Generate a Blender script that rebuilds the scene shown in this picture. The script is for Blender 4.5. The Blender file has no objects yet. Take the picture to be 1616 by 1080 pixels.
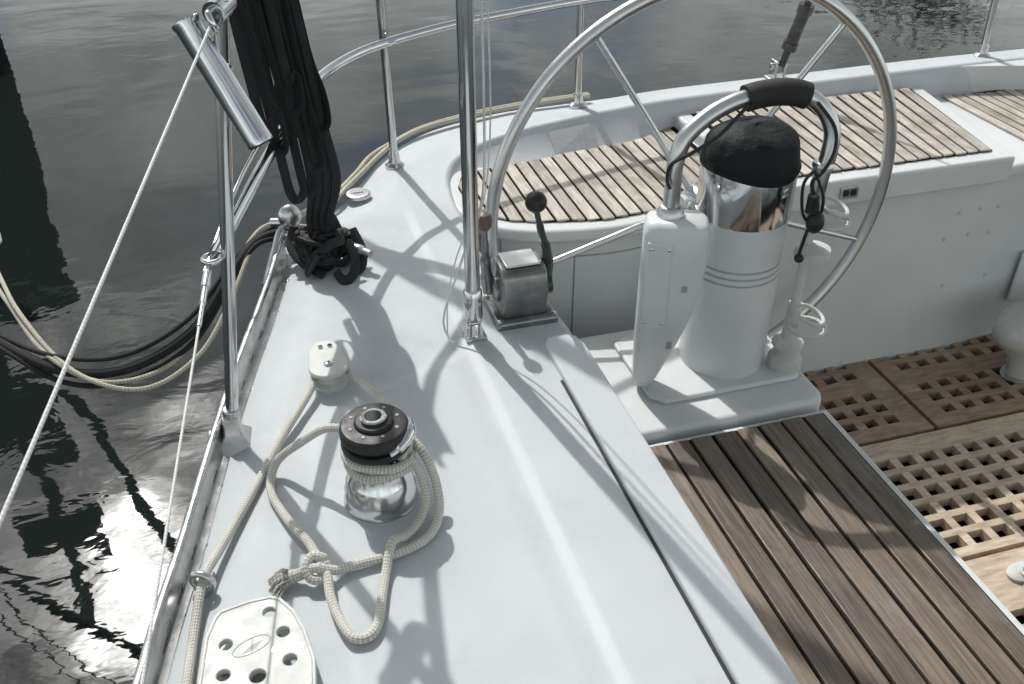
import bpy, math, random
from mathutils import Vector, Matrix
random.seed(7)
R=math.radians
scn=bpy.context.scene
COL=bpy.context.collection

# ------------------------------------------------------------------ materials
def nodes(m):
    m.use_nodes=True
    return m.node_tree, m.node_tree.nodes['Principled BSDF']
def mat(name,c1,c2=None,rough=.5,metal=0,nscale=6,bscale=0,bstr=0,bdist=.002,stretch=(1,1,1),ramp=(.35,.65),island=0,rvar=0,spec=.5,detail=6,coat=0,stain=None,band=None):
    m=bpy.data.materials.new(name); nt,p=nodes(m); L=nt.links
    p.inputs['Roughness'].default_value=rough; p.inputs['Metallic'].default_value=metal
    p.inputs['Specular IOR Level'].default_value=spec
    p.inputs['Coat Weight'].default_value=coat
    tc=nt.nodes.new('ShaderNodeTexCoord'); mp=nt.nodes.new('ShaderNodeMapping'); mp.inputs['Scale'].default_value=stretch
    L.new(tc.outputs['Object'],mp.inputs[0]); vec=mp.outputs[0]
    if island:
        g=nt.nodes.new('ShaderNodeNewGeometry'); cb=nt.nodes.new('ShaderNodeCombineXYZ')
        mu=nt.nodes.new('ShaderNodeMath'); mu.operation='MULTIPLY'; mu.inputs[1].default_value=37
        L.new(g.outputs['Random Per Island'],mu.inputs[0])
        for i in range(3): L.new(mu.outputs[0],cb.inputs[i])
        ad=nt.nodes.new('ShaderNodeVectorMath'); ad.operation='ADD'; L.new(vec,ad.inputs[0]); L.new(cb.outputs[0],ad.inputs[1]); vec=ad.outputs[0]
    if c2 is None: c2=tuple(x*.85 for x in c1)
    n=nt.nodes.new('ShaderNodeTexNoise'); n.inputs['Scale'].default_value=nscale; n.inputs['Detail'].default_value=detail; n.inputs['Roughness'].default_value=.6
    L.new(vec,n.inputs['Vector'])
    cr=nt.nodes.new('ShaderNodeValToRGB'); cr.color_ramp.elements[0].position=ramp[0]; cr.color_ramp.elements[1].position=ramp[1]
    cr.color_ramp.elements[0].color=(*c2,1); cr.color_ramp.elements[1].color=(*c1,1)
    L.new(n.outputs['Fac'],cr.inputs[0]); col=cr.outputs[0]
    if stain:
        n4=nt.nodes.new('ShaderNodeTexNoise'); n4.inputs['Scale'].default_value=stain[1]; n4.inputs['Detail'].default_value=8; n4.inputs['Roughness'].default_value=.7; L.new(tc.outputs['Object'],n4.inputs['Vector'])
        m4=nt.nodes.new('ShaderNodeMapRange'); m4.inputs['From Min'].default_value=stain[2]; m4.inputs['From Max'].default_value=stain[2]+.14; m4.inputs['To Max'].default_value=stain[3]; L.new(n4.outputs['Fac'],m4.inputs[0])
        x4=nt.nodes.new('ShaderNodeMix'); x4.data_type='RGBA'; L.new(m4.outputs[0],x4.inputs['Factor']); L.new(col,x4.inputs['A']); x4.inputs['B'].default_value=(*stain[0],1); col=x4.outputs['Result']
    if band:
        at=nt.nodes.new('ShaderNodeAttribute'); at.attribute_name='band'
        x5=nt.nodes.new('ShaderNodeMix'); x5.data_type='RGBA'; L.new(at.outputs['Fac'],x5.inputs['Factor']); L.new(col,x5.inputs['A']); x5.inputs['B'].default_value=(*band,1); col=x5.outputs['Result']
    if island:
        mr=nt.nodes.new('ShaderNodeMapRange'); mr.inputs['To Min'].default_value=1-island; mr.inputs['To Max'].default_value=1+island
        L.new(g.outputs['Random Per Island'],mr.inputs[0])
        vm=nt.nodes.new('ShaderNodeVectorMath'); vm.operation='SCALE'; L.new(col,vm.inputs[0]); L.new(mr.outputs[0],vm.inputs['Scale']); col=vm.outputs[0]
    L.new(col,p.inputs['Base Color'])
    if rvar:
        n3=nt.nodes.new('ShaderNodeTexNoise'); n3.inputs['Scale'].default_value=nscale*2.3; n3.inputs['Detail'].default_value=4; L.new(vec,n3.inputs['Vector'])
        m2=nt.nodes.new('ShaderNodeMapRange'); m2.inputs['From Min'].default_value=.3; m2.inputs['From Max'].default_value=.7
        m2.inputs['To Min'].default_value=max(0,rough-rvar); m2.inputs['To Max'].default_value=min(1,rough+rvar)
        L.new(n3.outputs['Fac'],m2.inputs[0]); L.new(m2.outputs[0],p.inputs['Roughness'])
    if bscale:
        n2=nt.nodes.new('ShaderNodeTexNoise'); n2.inputs['Scale'].default_value=bscale; n2.inputs['Detail'].default_value=4; L.new(vec,n2.inputs['Vector'])
        b=nt.nodes.new('ShaderNodeBump'); b.inputs['Strength'].default_value=bstr; b.inputs['Distance'].default_value=bdist
        L.new(n2.outputs['Fac'],b.inputs['Height']); L.new(b.outputs[0],p.inputs['Normal'])
    return m
def ropemat(name,c1,c2,pitch=.02,n=6,rough=.85,bd=.0015):
    m=bpy.data.materials.new(name); nt,p=nodes(m); L=nt.links; p.inputs['Roughness'].default_value=rough
    tc=nt.nodes.new('ShaderNodeTexCoord'); sp=nt.nodes.new('ShaderNodeSeparateXYZ'); L.new(tc.outputs['UV'],sp.inputs[0])
    def M(op,a,b=None):
        q=nt.nodes.new('ShaderNodeMath'); q.operation=op
        for i,x in enumerate((a,b)):
            if x is None: continue
            if isinstance(x,(int,float)): q.inputs[i].default_value=x
            else: L.new(x,q.inputs[i])
        return q.outputs[0]
    u=M('MULTIPLY',sp.outputs[0],2*math.pi/pitch); v=M('MULTIPLY',sp.outputs[1],2*math.pi*n)
    a=M('SINE',M('ADD',u,v)); b=M('SINE',M('SUBTRACT',u,v)); h=M('MULTIPLY',M('ADD',M('MULTIPLY',a,b),1),.5)
    nz=nt.nodes.new('ShaderNodeTexNoise'); nz.inputs['Scale'].default_value=14; nz.inputs['Detail'].default_value=5; L.new(tc.outputs['Object'],nz.inputs['Vector'])
    f=M('ADD',M('MULTIPLY',h,.55),M('MULTIPLY',nz.outputs['Fac'],.6))
    cr=nt.nodes.new('ShaderNodeValToRGB'); cr.color_ramp.elements[0].position=.2; cr.color_ramp.elements[1].position=.75
    cr.color_ramp.elements[0].color=(*c2,1); cr.color_ramp.elements[1].color=(*c1,1); L.new(f,cr.inputs[0]); L.new(cr.outputs[0],p.inputs['Base Color'])
    bp=nt.nodes.new('ShaderNodeBump'); bp.inputs['Strength'].default_value=.9; bp.inputs['Distance'].default_value=bd; L.new(h,bp.inputs['Height']); L.new(bp.outputs[0],p.inputs['Normal'])
    return m
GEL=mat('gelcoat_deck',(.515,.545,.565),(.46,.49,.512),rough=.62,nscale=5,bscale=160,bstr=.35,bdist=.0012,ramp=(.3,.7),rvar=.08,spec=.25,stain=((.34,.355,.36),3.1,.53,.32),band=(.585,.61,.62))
GEL2=mat('gelcoat_cockpit',(.62,.64,.64),(.56,.58,.58),rough=.45,nscale=3,bscale=60,bstr=.05,bdist=.001,rvar=.08,spec=.35,stain=((.46,.46,.44),2.5,.55,.25))
GELW=mat('white_paint',(.62,.64,.645),(.57,.59,.595),rough=.40,nscale=8,rvar=.08,bscale=80,bstr=.04,bdist=.001,spec=.4,stain=((.42,.42,.39),5,.58,.25))
PLAST=mat('white_plastic',(.55,.56,.54),(.47,.48,.455),rough=.5,nscale=20,rvar=.1,bscale=120,bstr=.15,bdist=.0008,stain=((.33,.325,.29),14,.54,.45))
GREY=mat('grey_label',(.34,.35,.35),(.28,.29,.30),rough=.5,nscale=60)
STEEL=mat('polished_steel',(.62,.63,.64),(.56,.57,.58),rough=.13,metal=1,nscale=12,rvar=.06,bscale=200,bstr=.03,bdist=.0005)
BRUSH=mat('brushed_steel',(.60,.61,.61),(.53,.54,.54),rough=.33,metal=1,nscale=9,rvar=.06,bscale=300,bstr=.06,bdist=.0005)
ALU=mat('weathered_aluminium',(.58,.585,.58),(.40,.40,.395),rough=.33,metal=.95,nscale=14,rvar=.12,bscale=120,bstr=.2,bdist=.001)
SLOT=mat('shadowed_slot',(.08,.082,.082),(.05,.05,.05),rough=.6,metal=.3,nscale=20)
CAST=mat('cast_metal',(.31,.32,.315),(.19,.20,.195),rough=.30,metal=.9,nscale=14,rvar=.08,bscale=90,bstr=.08,bdist=.001)
DMET=mat('dark_grey_fitting',(.13,.135,.135),(.07,.072,.072),rough=.3,metal=.85,nscale=25,rvar=.1)
BLK=mat('black_plastic',(.018,.018,.019),(.01,.01,.01),rough=.48,nscale=20,rvar=.1,spec=.4)
GRN=mat('dark_green_lever',(.03,.055,.047),(.018,.035,.03),rough=.35,nscale=20)
RED=mat('faded_brown_knob',(.15,.11,.095),(.10,.07,.06),rough=.5,nscale=30)
RUB=mat('black_rubber',(.022,.021,.02),(.012,.012,.012),rough=.7,nscale=30)
STRAP=mat('black_webbing',(.013,.013,.015),(.007,.007,.008),rough=.75,nscale=40,bscale=260,bstr=.5,bdist=.001)
CANV=mat('black_canvas',(.009,.012,.014),(.005,.007,.008),rough=.7,nscale=12,bscale=18,bstr=.9,bdist=.014,spec=.3)
SEAL=mat('aged_sealant',(.46,.44,.38),(.28,.26,.22),rough=.7,nscale=30,bscale=90,bstr=.4,bdist=.001)
TEAK=mat('weathered_teak',(.205,.162,.124),(.080,.060,.046),rough=.45,nscale=10,stretch=(12,.6,12),bscale=22,bstr=.6,bdist=.0018,ramp=(.32,.70),island=.32,rvar=.12,stain=((.27,.24,.205),4,.5,.4))
TEAKL=mat('pale_teak',(.56,.51,.45),(.27,.237,.20),rough=.6,nscale=11,stretch=(10,1,10),bscale=26,bstr=.5,bdist=.0015,ramp=(.28,.68),island=.22,rvar=.1,stain=((.19,.16,.135),6,.50,.6))  # paler teak for the aft seat and hatch slats
TEAKG=mat('grating_teak',(.42,.305,.215),(.21,.145,.10),rough=.5,nscale=10,stretch=(1.5,6,2),bscale=40,bstr=.4,bdist=.001,ramp=(.3,.7),island=.15,rvar=.1,stain=((.46,.38,.30),6,.52,.35))
TEAKS=mat('sunlit_grating_teak',(.66,.54,.42),(.38,.285,.205),rough=.5,nscale=10,stretch=(1.5,6,2),bscale=40,bstr=.4,bdist=.001,ramp=(.3,.7),island=.15,rvar=.1)  # lit copy of the grating teak, sunlight put into its colour
DARK=mat('dark_caulk_and_hole_shade',(.008,.007,.006),(.004,.004,.004),rough=.9,nscale=10,spec=.1)
TREAD=mat('dark_tarred_timber',(.010,.010,.009),(.006,.006,.005),rough=.9,nscale=6,spec=.15)
BARK=mat('bark',(.05,.04,.03),(.025,.02,.015),rough=.9,nscale=8)
LEAF=mat('foliage',(.05,.085,.03),(.02,.04,.015),rough=.7,nscale=3,island=.4)
GRND=mat('bank_grass',(.06,.08,.03),(.04,.045,.02),rough=.95,nscale=1)
R_CREAM=ropemat('cream_braided_rope',(.62,.61,.56),(.24,.226,.195),pitch=.012,n=6,bd=.0010)
R_BEIGE=ropemat('beige_rope',(.54,.51,.42),(.26,.24,.19),pitch=.016,n=5,bd=.001)
R_BLACK=ropemat('black_rope',(.016,.016,.018),(.004,.004,.004),pitch=.018,n=5,bd=.0006)
R_WIRE=ropemat('coated_wire',(.72,.72,.70),(.45,.45,.43),pitch=.012,n=3,rough=.4,bd=.0003)

# ------------------------------------------------------------------ mesh helpers
class A:
    def __init__(s): s.v=[]; s.f=[]; s.uv=[]; s.g=[]
    def add(s,vs,fs,uvs=None):
        o=len(s.v); s.v+=[tuple(p) for p in vs]; s.g.append((o,len(s.v),len(s.f),len(s.f)+len(fs)))
        for i,f in enumerate(fs):
            s.f.append([o+k for k in f]); s.uv.append(uvs[i] if uvs else [(0,0)]*len(f))
        return s
    def box(s,x0,x1,y0,y1,z0,z1,rot=0,c=None):
        vs=[(x,y,z) for z in (z0,z1) for y in (y0,y1) for x in (x0,x1)]
        if rot:
            cx,cy=c or ((x0+x1)/2,(y0+y1)/2); co,si=math.cos(rot),math.sin(rot)
            vs=[(cx+(x-cx)*co-(y-cy)*si,cy+(x-cx)*si+(y-cy)*co,z) for x,y,z in vs]
        return s.add(vs,[(0,2,3,1),(4,5,7,6),(0,1,5,4),(2,6,7,3),(0,4,6,2),(1,3,7,5)])
    def prism(s,poly,z0,z1):
        n=len(poly); vs=[(x,y,z0) for x,y in poly]+[(x,y,z1) for x,y in poly]
        a=sum(poly[i][0]*poly[(i+1)%n][1]-poly[(i+1)%n][0]*poly[i][1] for i in range(n))
        fs=[tuple(range(n,2*n)),tuple(range(n-1,-1,-1))]+[(i,(i+1)%n,n+(i+1)%n,n+i) for i in range(n)]
        if a<0: fs=[f[::-1] for f in fs]
        return s.add(vs,fs)
    def lathe(s,prof,o,ax=(0,0,1),seg=32,sx=1,sy=1):
        q=Vector((0,0,1)).rotation_difference(Vector(ax).normalized()); o=Vector(o); vs=[];fs=[]
        for r,z in prof:
            for k in range(seg):
                t=2*math.pi*k/seg; vs.append(o+q@Vector((r*math.cos(t)*sx,r*math.sin(t)*sy,z)))
        for i in range(len(prof)-1):
            for k in range(seg):
                a=i*seg+k; b=i*seg+(k+1)%seg; fs.append((a,b,b+seg,a+seg))
        fs.append(tuple(range(seg))[::-1]); m=(len(prof)-1)*seg; fs.append(tuple(range(m,m+seg)))
        return s.add(vs,fs)
    def cyl(s,p,q,r,seg=20,r2=None):
        p=Vector(p);q=Vector(q);d=q-p
        return s.lathe([(r,0),(r if r2 is None else r2,d.length)],p,d,seg)
    def ball(s,c,r,seg=20,sx=1,sy=1,sz=1):
        n=seg//2; return s.lathe([(max(r*math.sin(math.pi*i/n),1e-4),-r*sz*math.cos(math.pi*i/n)) for i in range(n+1)],c,(0,0,1),seg,sx,sy)
    def torus(s,c,R0,r,ax=(0,0,1),seg=40,a0=0,a1=360,sx=1):
        q=Vector((0,0,1)).rotation_difference(Vector(ax).normalized())
        full=abs(a1-a0)>=360; n=seg
        pts=[Vector(c)+q@Vector((R0*math.cos(R(a0+(a1-a0)*i/n))*sx,R0*math.sin(R(a0+(a1-a0)*i/n)),0)) for i in range(n if full else n+1)]
        return s.tube(pts,r,12,closed=full,smooth=0)
    def tube(s,pts,r,seg=12,closed=False,smooth=8,flat=1,up=None):
        pts=[Vector(p) for p in pts]
        if smooth and len(pts)>2:
            out=[];n=len(pts)
            for i in range(n if closed else n-1):
                g=lambda k: pts[k%n] if closed else pts[min(max(k,0),n-1)]
                p0,p1,p2,p3=g(i-1),g(i),g(i+1),g(i+2)
                for j in range(smooth):
                    t=j/smooth
                    out.append(.5*((2*p1)+(p2-p0)*t+(2*p0-5*p1+4*p2-p3)*t*t+(3*p1-p0-3*p2+p3)*t**3))
            if not closed: out.append(pts[-1])
            pts=out
        n=len(pts); vs=[];fs=[];uv=[]
        T=[]
        for i in range(n):
            a=pts[(i-1)%n] if closed or i>0 else pts[i]; b=pts[(i+1)%n] if closed or i<n-1 else pts[i]
            T.append((b-a).normalized())
        if up is None: up=Vector((0,0,1)) if abs(T[0].z)<.9 else Vector((1,0,0))
        else: up=Vector(up)
        N=(up-up.dot(T[0])*T[0]).normalized(); dist=[0]
        for i in range(n):
            if i: N=(N-N.dot(T[i])*T[i]).normalized(); dist.append(dist[-1]+(pts[i]-pts[i-1]).length)
            Bn=T[i].cross(N)
            rr=r[i*len(r)//n] if isinstance(r,(list,tuple)) else r
            for k in range(seg):
                t=2*math.pi*k/seg; vs.append(pts[i]+N*(rr*math.cos(t)*flat)+Bn*(rr*math.sin(t)))
        dist.append(dist[-1]+(pts[0]-pts[-1]).length)
        for i in range(n if closed else n-1):
            j=(i+1)%n
            for k in range(seg):
                l=(k+1)%seg; fs.append((i*seg+k,i*seg+l,j*seg+l,j*seg+k)); uv.append([(dist[i],k/seg),(dist[i],(k+1)/seg),(dist[i+1],(k+1)/seg),(dist[i+1],k/seg)])
        if not closed:
            fs.append(tuple(range(seg))[::-1]); uv.append([(0,0)]*seg); fs.append(tuple((n-1)*seg+k for k in range(seg))); uv.append([(0,0)]*seg)
        return s.add(vs,fs,uv)

def obj(name,acc,m,parent=None,bevel=0,bseg=3,ang=38,smooth=True,label=None,cat=None,group=None,kind=None,sub=0,split=False):
    if split and len(acc.g)>1:
        last=None
        for v0,v1,f0,f1 in acc.g:
            b=A(); b.add(acc.v[v0:v1],[[k-v0 for k in f] for f in acc.f[f0:f1]],acc.uv[f0:f1])
            last=obj(name,b,m,parent,bevel,bseg,ang,smooth,label,cat,group,kind)
        return last
    me=bpy.data.meshes.new(name)
    xs=[p[0] for p in acc.v]; ys=[p[1] for p in acc.v]; zs=[p[2] for p in acc.v]
    o=Vector(((min(xs)+max(xs))/2,(min(ys)+max(ys))/2,min(zs)))
    me.from_pydata([(p[0]-o.x,p[1]-o.y,p[2]-o.z) for p in acc.v],[],acc.f)
    ul=me.uv_layers.new(name='UVMap'); flat=[c for f in acc.uv for u in f for c in u]; ul.data.foreach_set('uv',flat)
    me.materials.append(m); me.validate(); me.update()
    if smooth:
        me.polygons.foreach_set('use_smooth',[True]*len(me.polygons)); me.set_sharp_from_angle(angle=R(ang))
    ob=bpy.data.objects.new(name,me); COL.objects.link(ob)
    off=Vector((0,0,0))
    if parent:
        ob.parent=parent; q=parent
        while q: off+=q.location; q=q.parent
    ob.location=o-off
    if bevel:
        b=ob.modifiers.new('bevel','BEVEL'); b.width=bevel; b.segments=bseg; b.limit_method='ANGLE'; b.angle_limit=R(40)
    if label: ob['label']=label
    if cat: ob['category']=cat
    if group: ob['group']=group
    if kind: ob['kind']=kind
    return ob
def thing(name,loc,label,cat,group=None):
    e=bpy.data.objects.new(name,None); e.location=loc; e.empty_display_size=.1; COL.objects.link(e)
    if label: e['label']=label; e['category']=cat
    if group: e['group']=group
    return e
def ss(a,b,x):
    t=min(max((x-a)/(b-a),0),1); return t*t*(3-2*t)
def cr1(pts,n):
    out=[];m=len(pts)
    for i in range(m-1):
        g=lambda k: pts[min(max(k,0),m-1)]
        p0,p1,p2,p3=[Vector(g(i+k)) for k in (-1,0,1,2)]
        for j in range(n):
            t=j/n; out.append(.5*((2*p1)+(p2-p0)*t+(2*p0-5*p1+4*p2-p3)*t*t+(3*p1-p0-3*p2+p3)*t**3))
    out.append(Vector(pts[-1])); return out
def interp(pts,x):
    if x<=pts[0][0]: return pts[0][1]
    for (a,b),(c,d) in zip(pts,pts[1:]):
        if x<=c: return b+(d-b)*(x-a)/(c-a)
    return pts[-1][1]

# ------------------------------------------------------------------ sailboat : hull, deck, cockpit
boat=thing('sailboat',(1.2,1.2,-1.3),'white sailing yacht with teak cockpit lying on dark water','sailboat')
P=[(-.52,-.1,0,.62,-.1,.0),(-.40,.4,0,.62,.4,.0),(-.285,1.0,0,.62,1.0,.0),(-.225,1.25,0,.62,1.25,.0),(-.16,1.54,0,.62,1.54,.0),(-.09,1.80,0,.62,1.74,.0),
   (-.05,1.94,0,.575,1.88,0),(.0,2.12,0,.53,2.02,0),(.04,2.28,0,.52,2.18,0),(.13,2.42,0,.525,2.30,0),(.24,2.52,0,.53,2.42,.0),(.33,2.66,0,.545,2.54,.004),(.42,2.80,0,.58,2.63,.010),
   (.56,2.91,0.01,.64,2.69,.02),(.70,2.95,.022,.72,2.72,.035),(.85,2.95,.04,.82,2.735,.05),(1.0,2.93,.052,.95,2.75,.06),(1.2,2.91,.065,1.15,2.77,.07),(1.42,2.90,.08,1.42,2.79,.08),(1.9,2.90,.085,1.9,2.79,.085),(2.5,2.90,.09,2.5,2.79,.09),(3.4,2.88,.09,3.4,2.78,.09)]
PO=cr1([p[:3] for p in P],12); PI=cr1([p[3:] for p in P],12)
def zdeck(x,y,d,sternk):
    z=-.032*(1-ss(0,.15,d))
    k=(1-sternk)
    z+=k*.007*ss(.01,.05,x)*(1-ss(1.54,1.64,y-.42*(x-.2)))*(1-ss(.34,.40,x))
    z+=k*.0045*ss(.365,.418,x)*(1-ss(2.1,2.6,y))
    return z
def slope_ext(n): return .012+.10*ss(2.56,2.70,n.y)*(1-ss(1.20,1.42,n.x))
a=A(); NC=190; rows=[]; FACE=[]
for i,(o,n) in enumerate(zip(PO,PI)):
    d=(n-o); L2=math.hypot(d.x,d.y); dx,dy=d.x/L2,d.y/L2
    st=ss(2.35,2.75,o.y) if o.x>.1 else 0
    row=[]
    for off,dz in ((.13,-1.5),(.045,-.6),(.03,-.10),(.026,-.045),(.018,-.018),(.008,-.005)):
        zz=o.z+zdeck(o.x,o.y,0,st)
        row.append((o.x-dx*off,o.y-dy*off,zz+dz))
    for k in range(NC+1):
        t=k/NC; x=o.x+d.x*t; y=o.y+d.y*t
        row.append((x,y,o.z+(n.z-o.z)*t+zdeck(x,y,L2*t,st)*(1-.6*st)))
    ez=row[-1][2]; se=slope_ext(n)
    for off,dz in ((.006,-.002),(.011,-.006),(.015,-.012),(.018,-.018)):
        row.append((n.x+dx*off,n.y+dy*off,ez+dz))
    if n.y>=2.3: e0=Vector(row[-1]); e1=Vector((n.x+dx*(.018+se),n.y+dy*(.018+se),min(-.014,ez-.05))); row.append(tuple(e1)); FACE.append((e0,e1)); row.append((e1.x,e1.y,-.2))
    else: row.append((n.x+dx*.020,n.y+dy*.020,-.05)); row.append((n.x+dx*.022,n.y+dy*.022,-.80))
    rows.append(row)
W=len(rows[0]); vs=[p for r in rows for p in r]; fs=[]
for i in range(len(rows)-1):
    for k in range(W-1): fs.append((i*W+k,i*W+k+1,(i+1)*W+k+1,(i+1)*W+k))
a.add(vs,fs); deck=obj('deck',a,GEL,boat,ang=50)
# paler bands along the ridge, the diagonal crease and the outboard panel edge
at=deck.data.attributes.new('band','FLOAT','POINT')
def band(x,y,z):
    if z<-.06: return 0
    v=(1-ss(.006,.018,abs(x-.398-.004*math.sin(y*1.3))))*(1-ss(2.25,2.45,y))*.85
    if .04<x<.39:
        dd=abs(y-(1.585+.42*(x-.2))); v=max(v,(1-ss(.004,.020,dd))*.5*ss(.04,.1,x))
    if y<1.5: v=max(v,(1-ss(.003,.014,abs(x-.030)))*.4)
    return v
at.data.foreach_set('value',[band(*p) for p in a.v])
a=A(); a.prism([(.556,-.1),(.640,-.1),(.640,1.60),(.632,1.632),(.612,1.646),(.574,1.648),(.560,1.632),(.556,1.60)],-.03,.020); obj('locker_lid',a,GEL,boat,bevel=.005)
a=A(); a.box(.5500,.5558,-.1,1.50,.000,.0068); obj('lid_gap_shade',a,RUB,boat)  # black strip beside the lid, the gap's shade put into its colour
# toe rail
TP=cr1([(-.50,-.1),(-.385,.4),(-.268,1.0),(-.208,1.25),(-.142,1.54),(-.075,1.80),(-.035,1.94),(.012,2.12),(.045,2.26)],24)
L=[0]
for p,q in zip(TP,TP[1:]): L.append(L[-1]+(q-p).length)
def tp(s):
    for i in range(len(L)-1):
        if L[i+1]>=s: t=(s-L[i])/(L[i+1]-L[i]); p=TP[i].lerp(TP[i+1],t); d=(TP[i+1]-TP[i]).normalized(); return p,d
    return TP[-1],(TP[-1]-TP[-2]).normalized()
a=A()
def sweep(a,s0,s1,prof,n=2):
    vs=[];fs=[];m=len(prof)
    for j in range(n+1):
        p,d=tp(s0+(s1-s0)*j/n); nx,ny=d.y,-d.x
        for u,z in prof: vs.append((p.x+nx*u,p.y+ny*u,z))
    for j in range(n):
        for k in range(m): l=(k+1)%m; fs.append((j*m+k,j*m+l,(j+1)*m+l,(j+1)*m+k))
    fs.append(tuple(range(m))[::-1]); fs.append(tuple(n*m+k for k in range(m))); a.add(vs,fs)
rect=lambda u0,u1,z0,z1:[(u0,z0),(u0,z1),(u1,z1),(u1,z0)]
TL=L[-1]
sweep(a,0,TL,[(-.004,-.038),(-.004,.018),(.004,.018),(.012,-.024),(.045,-.029),(.045,-.037)],90)
bead=[(.000+.0085*math.cos(t*math.pi/6),.020+.008*math.sin(t*math.pi/6)) for t in range(12)]
sweep(a,0,TL,bead[::-1],90)
obj('toe_rail',a,ALU,boat)
s=.03
while s<TL-.05:
    a=A(); sweep(a,s,s+.034,[(.0058,.001),(.0066,.0012),(.0112,-.0190),(.0100,-.0195)],2); obj('rail_slot',a,SLOT,boat); s+=.095
a=A(); sweep(a,0,TL,rect(.046,.068,-.037,-.0285),90); obj('sealant_strip',a,SEAL,boat)
a=A(); s=.05
while s<TL-.05:
    p,d=tp(s); a.lathe([(.006,-.032),(.006,-.027),(.003,-.025)],(p.x+d.y*.028,p.y-d.x*.028,0),seg=12); s+=.15
obj('rail_bolt',a,STEEL,boat,split=True)
# aft seat base
lip=[tuple(p)[:2] for p in cr1([(.525,2.46,0),(.545,2.34,0),(.60,2.245,0),(.72,2.175,0),(.92,2.14,0),(1.10,2.155,0),(1.25,2.165,0),(1.42,2.165,0)],6)]
lip+=[(2.24,2.165),(2.40,2.18),(3.4,2.20)]
back=[(3.4,2.80),(.80,2.80),(.66,2.74),(.56,2.62)]
a=A(); a.prism(lip+back,-.052,-.012); obj('aft_seat_shell',a,GEL2,boat,bevel=.014,bseg=4)
wl=[(x+(.03 if x<.62 else .005),y+.035) for x,y in lip]
a=A(); a.prism([(wl[0][0],wl[0][1]+.1)]+wl+[(3.4,2.7),(.75,2.7)],-.80,-.051); obj('aft_cockpit_wall',a,GEL2,boat)
front=[(.575,2.40),(.60,2.31),(.66,2.255),(.73,2.225),(.92,2.185),(1.09,2.20),(1.38,2.21)]
backc=[(.575,2.50),(.60,2.565),(.67,2.60),(.90,2.625),(1.0,2.66),(1.13,2.72),(1.38,2.775)]
def slats(x0,x1,pitch,gap,fr,bk,z0,z1,skew=0):
    a=A(); x=x0
    while x<x1-.01:
        xa,xb=x,min(x+pitch-gap,x1); sk=skew*(x-x0)/(x1-x0)
        ya,yb=fr(xa)+random.uniform(-.003,.003),fr(xb)+random.uniform(-.003,.003); yc,yd=bk(xb),bk(xa)
        a.prism([(xa,ya),(xb,yb),(xb+sk,yc),(xa+sk,yd)],z0,z1+random.uniform(-.0006,.0006)); x+=pitch
    return a
a=slats(.578,1.375,.0415,.0080,lambda x:interp(front,x),lambda x:interp(backc,x),-.010,-.004); obj('teak_seat_slats',a,TEAKL,boat,bevel=.0006,bseg=1)
a=A(); a.prism([(x,y) for x,y in front]+[(x,y) for x,y in backc[::-1]],-.0115,-.0078); obj('seat_caulking',a,DARK,boat)
a=A(); a.prism([(1.405,2.150),(2.235,2.150),(2.345,2.785),(1.385,2.785)],-.055,.030); obj('raised_locker_hatch',a,GEL2,boat,bevel=.010,bseg=4)
a=A(); a.prism([(1.45,2.205),(2.19,2.205),(2.285,2.745),(1.435,2.745)],.0305,.0335); obj('hatch_caulking',a,DARK,boat)
a=slats(1.45,2.19,.0435,.0085,lambda x:2.205,lambda x:2.745,.034,.039,skew=.095); obj('teak_hatch_slats',a,TEAKL,boat,bevel=.0006,bseg=1)
a=slats(2.42,3.38,.0415,.0080,lambda x:interp([(2.42,2.26),(2.6,2.24),(3.4,2.24)],x),lambda x:interp([(2.42,2.74),(2.6,2.72),(3.4,2.74)],x),-.010,-.004,skew=.03); obj('teak_seat_slats',a,TEAKL,boat,bevel=.0006,bseg=1)
a=A(); a.prism([(2.42,2.26),(3.4,2.24),(3.4,2.74),(2.44,2.74)],-.0115,-.0078); obj('seat_caulking',a,DARK,boat)
a=A(); pr=[]
for i in range(15):
    x=2.36+i*.075; w=.10*ss(2.36,2.9,x); pr.append((x,2.795-w))
a.prism(pr+[(3.41,2.80),(2.36,2.80)],-.02,.082); obj('seat_backrest',a,GEL2,boat,bevel=.012)
def fpt(x,t):
    lst=sorted(((e[0].lerp(e[1],t)) for e in FACE if e[0].x>.7),key=lambda v:v.x)
    for p,q in zip(lst,lst[1:]):
        if p.x<=x<=q.x: return p.lerp(q,(x-p.x)/(q.x-p.x+1e-9))
    return lst[0]
vs=[fpt(.925,.92),fpt(1.075,.92),fpt(1.075,.10),fpt(.925,.10)]
nrm=(vs[1]-vs[0]).cross(vs[3]-vs[0]).normalized()
if nrm.z<0: nrm=-nrm
lo=[v+nrm*.001 for v in vs]; hi=[v+nrm*.004 for v in vs]
a=A(); a.add(lo+hi,[(0,3,2,1),(4,5,6,7),(0,1,5,4),(1,2,6,5),(2,3,7,6),(3,0,4,7)]); obj('builder_plate',a,GREY,boat)
a=A(); a.box(1.63,1.69,2.143,2.15,-.028,.008); obj('latch_plate',a,BRUSH,boat,bevel=.002)
a=A(); a.box(1.640,1.656,2.140,2.1425,-.018,.0); a.box(1.664,1.680,2.140,2.1425,-.018,.0); obj('latch_slot',a,BLK,boat,split=True)
wy_=lambda x: interp(sorted([(q[0],q[1]) for q in wl if q[0]>.6]),x)
def wallpanel(x0,x1,z0,z1,o0,o1):
    xs=[x0+(x1-x0)*k/12 for k in range(13)]; b=A()
    b.prism([(x,wy_(x)-o1) for x in xs]+[(x,wy_(x)+o0) for x in xs[::-1]],z0,z1); return b
obj('locker_door_seam',wallpanel(.828,1.262,-.602,-.108,.005,.0008),GREY,boat)
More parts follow.
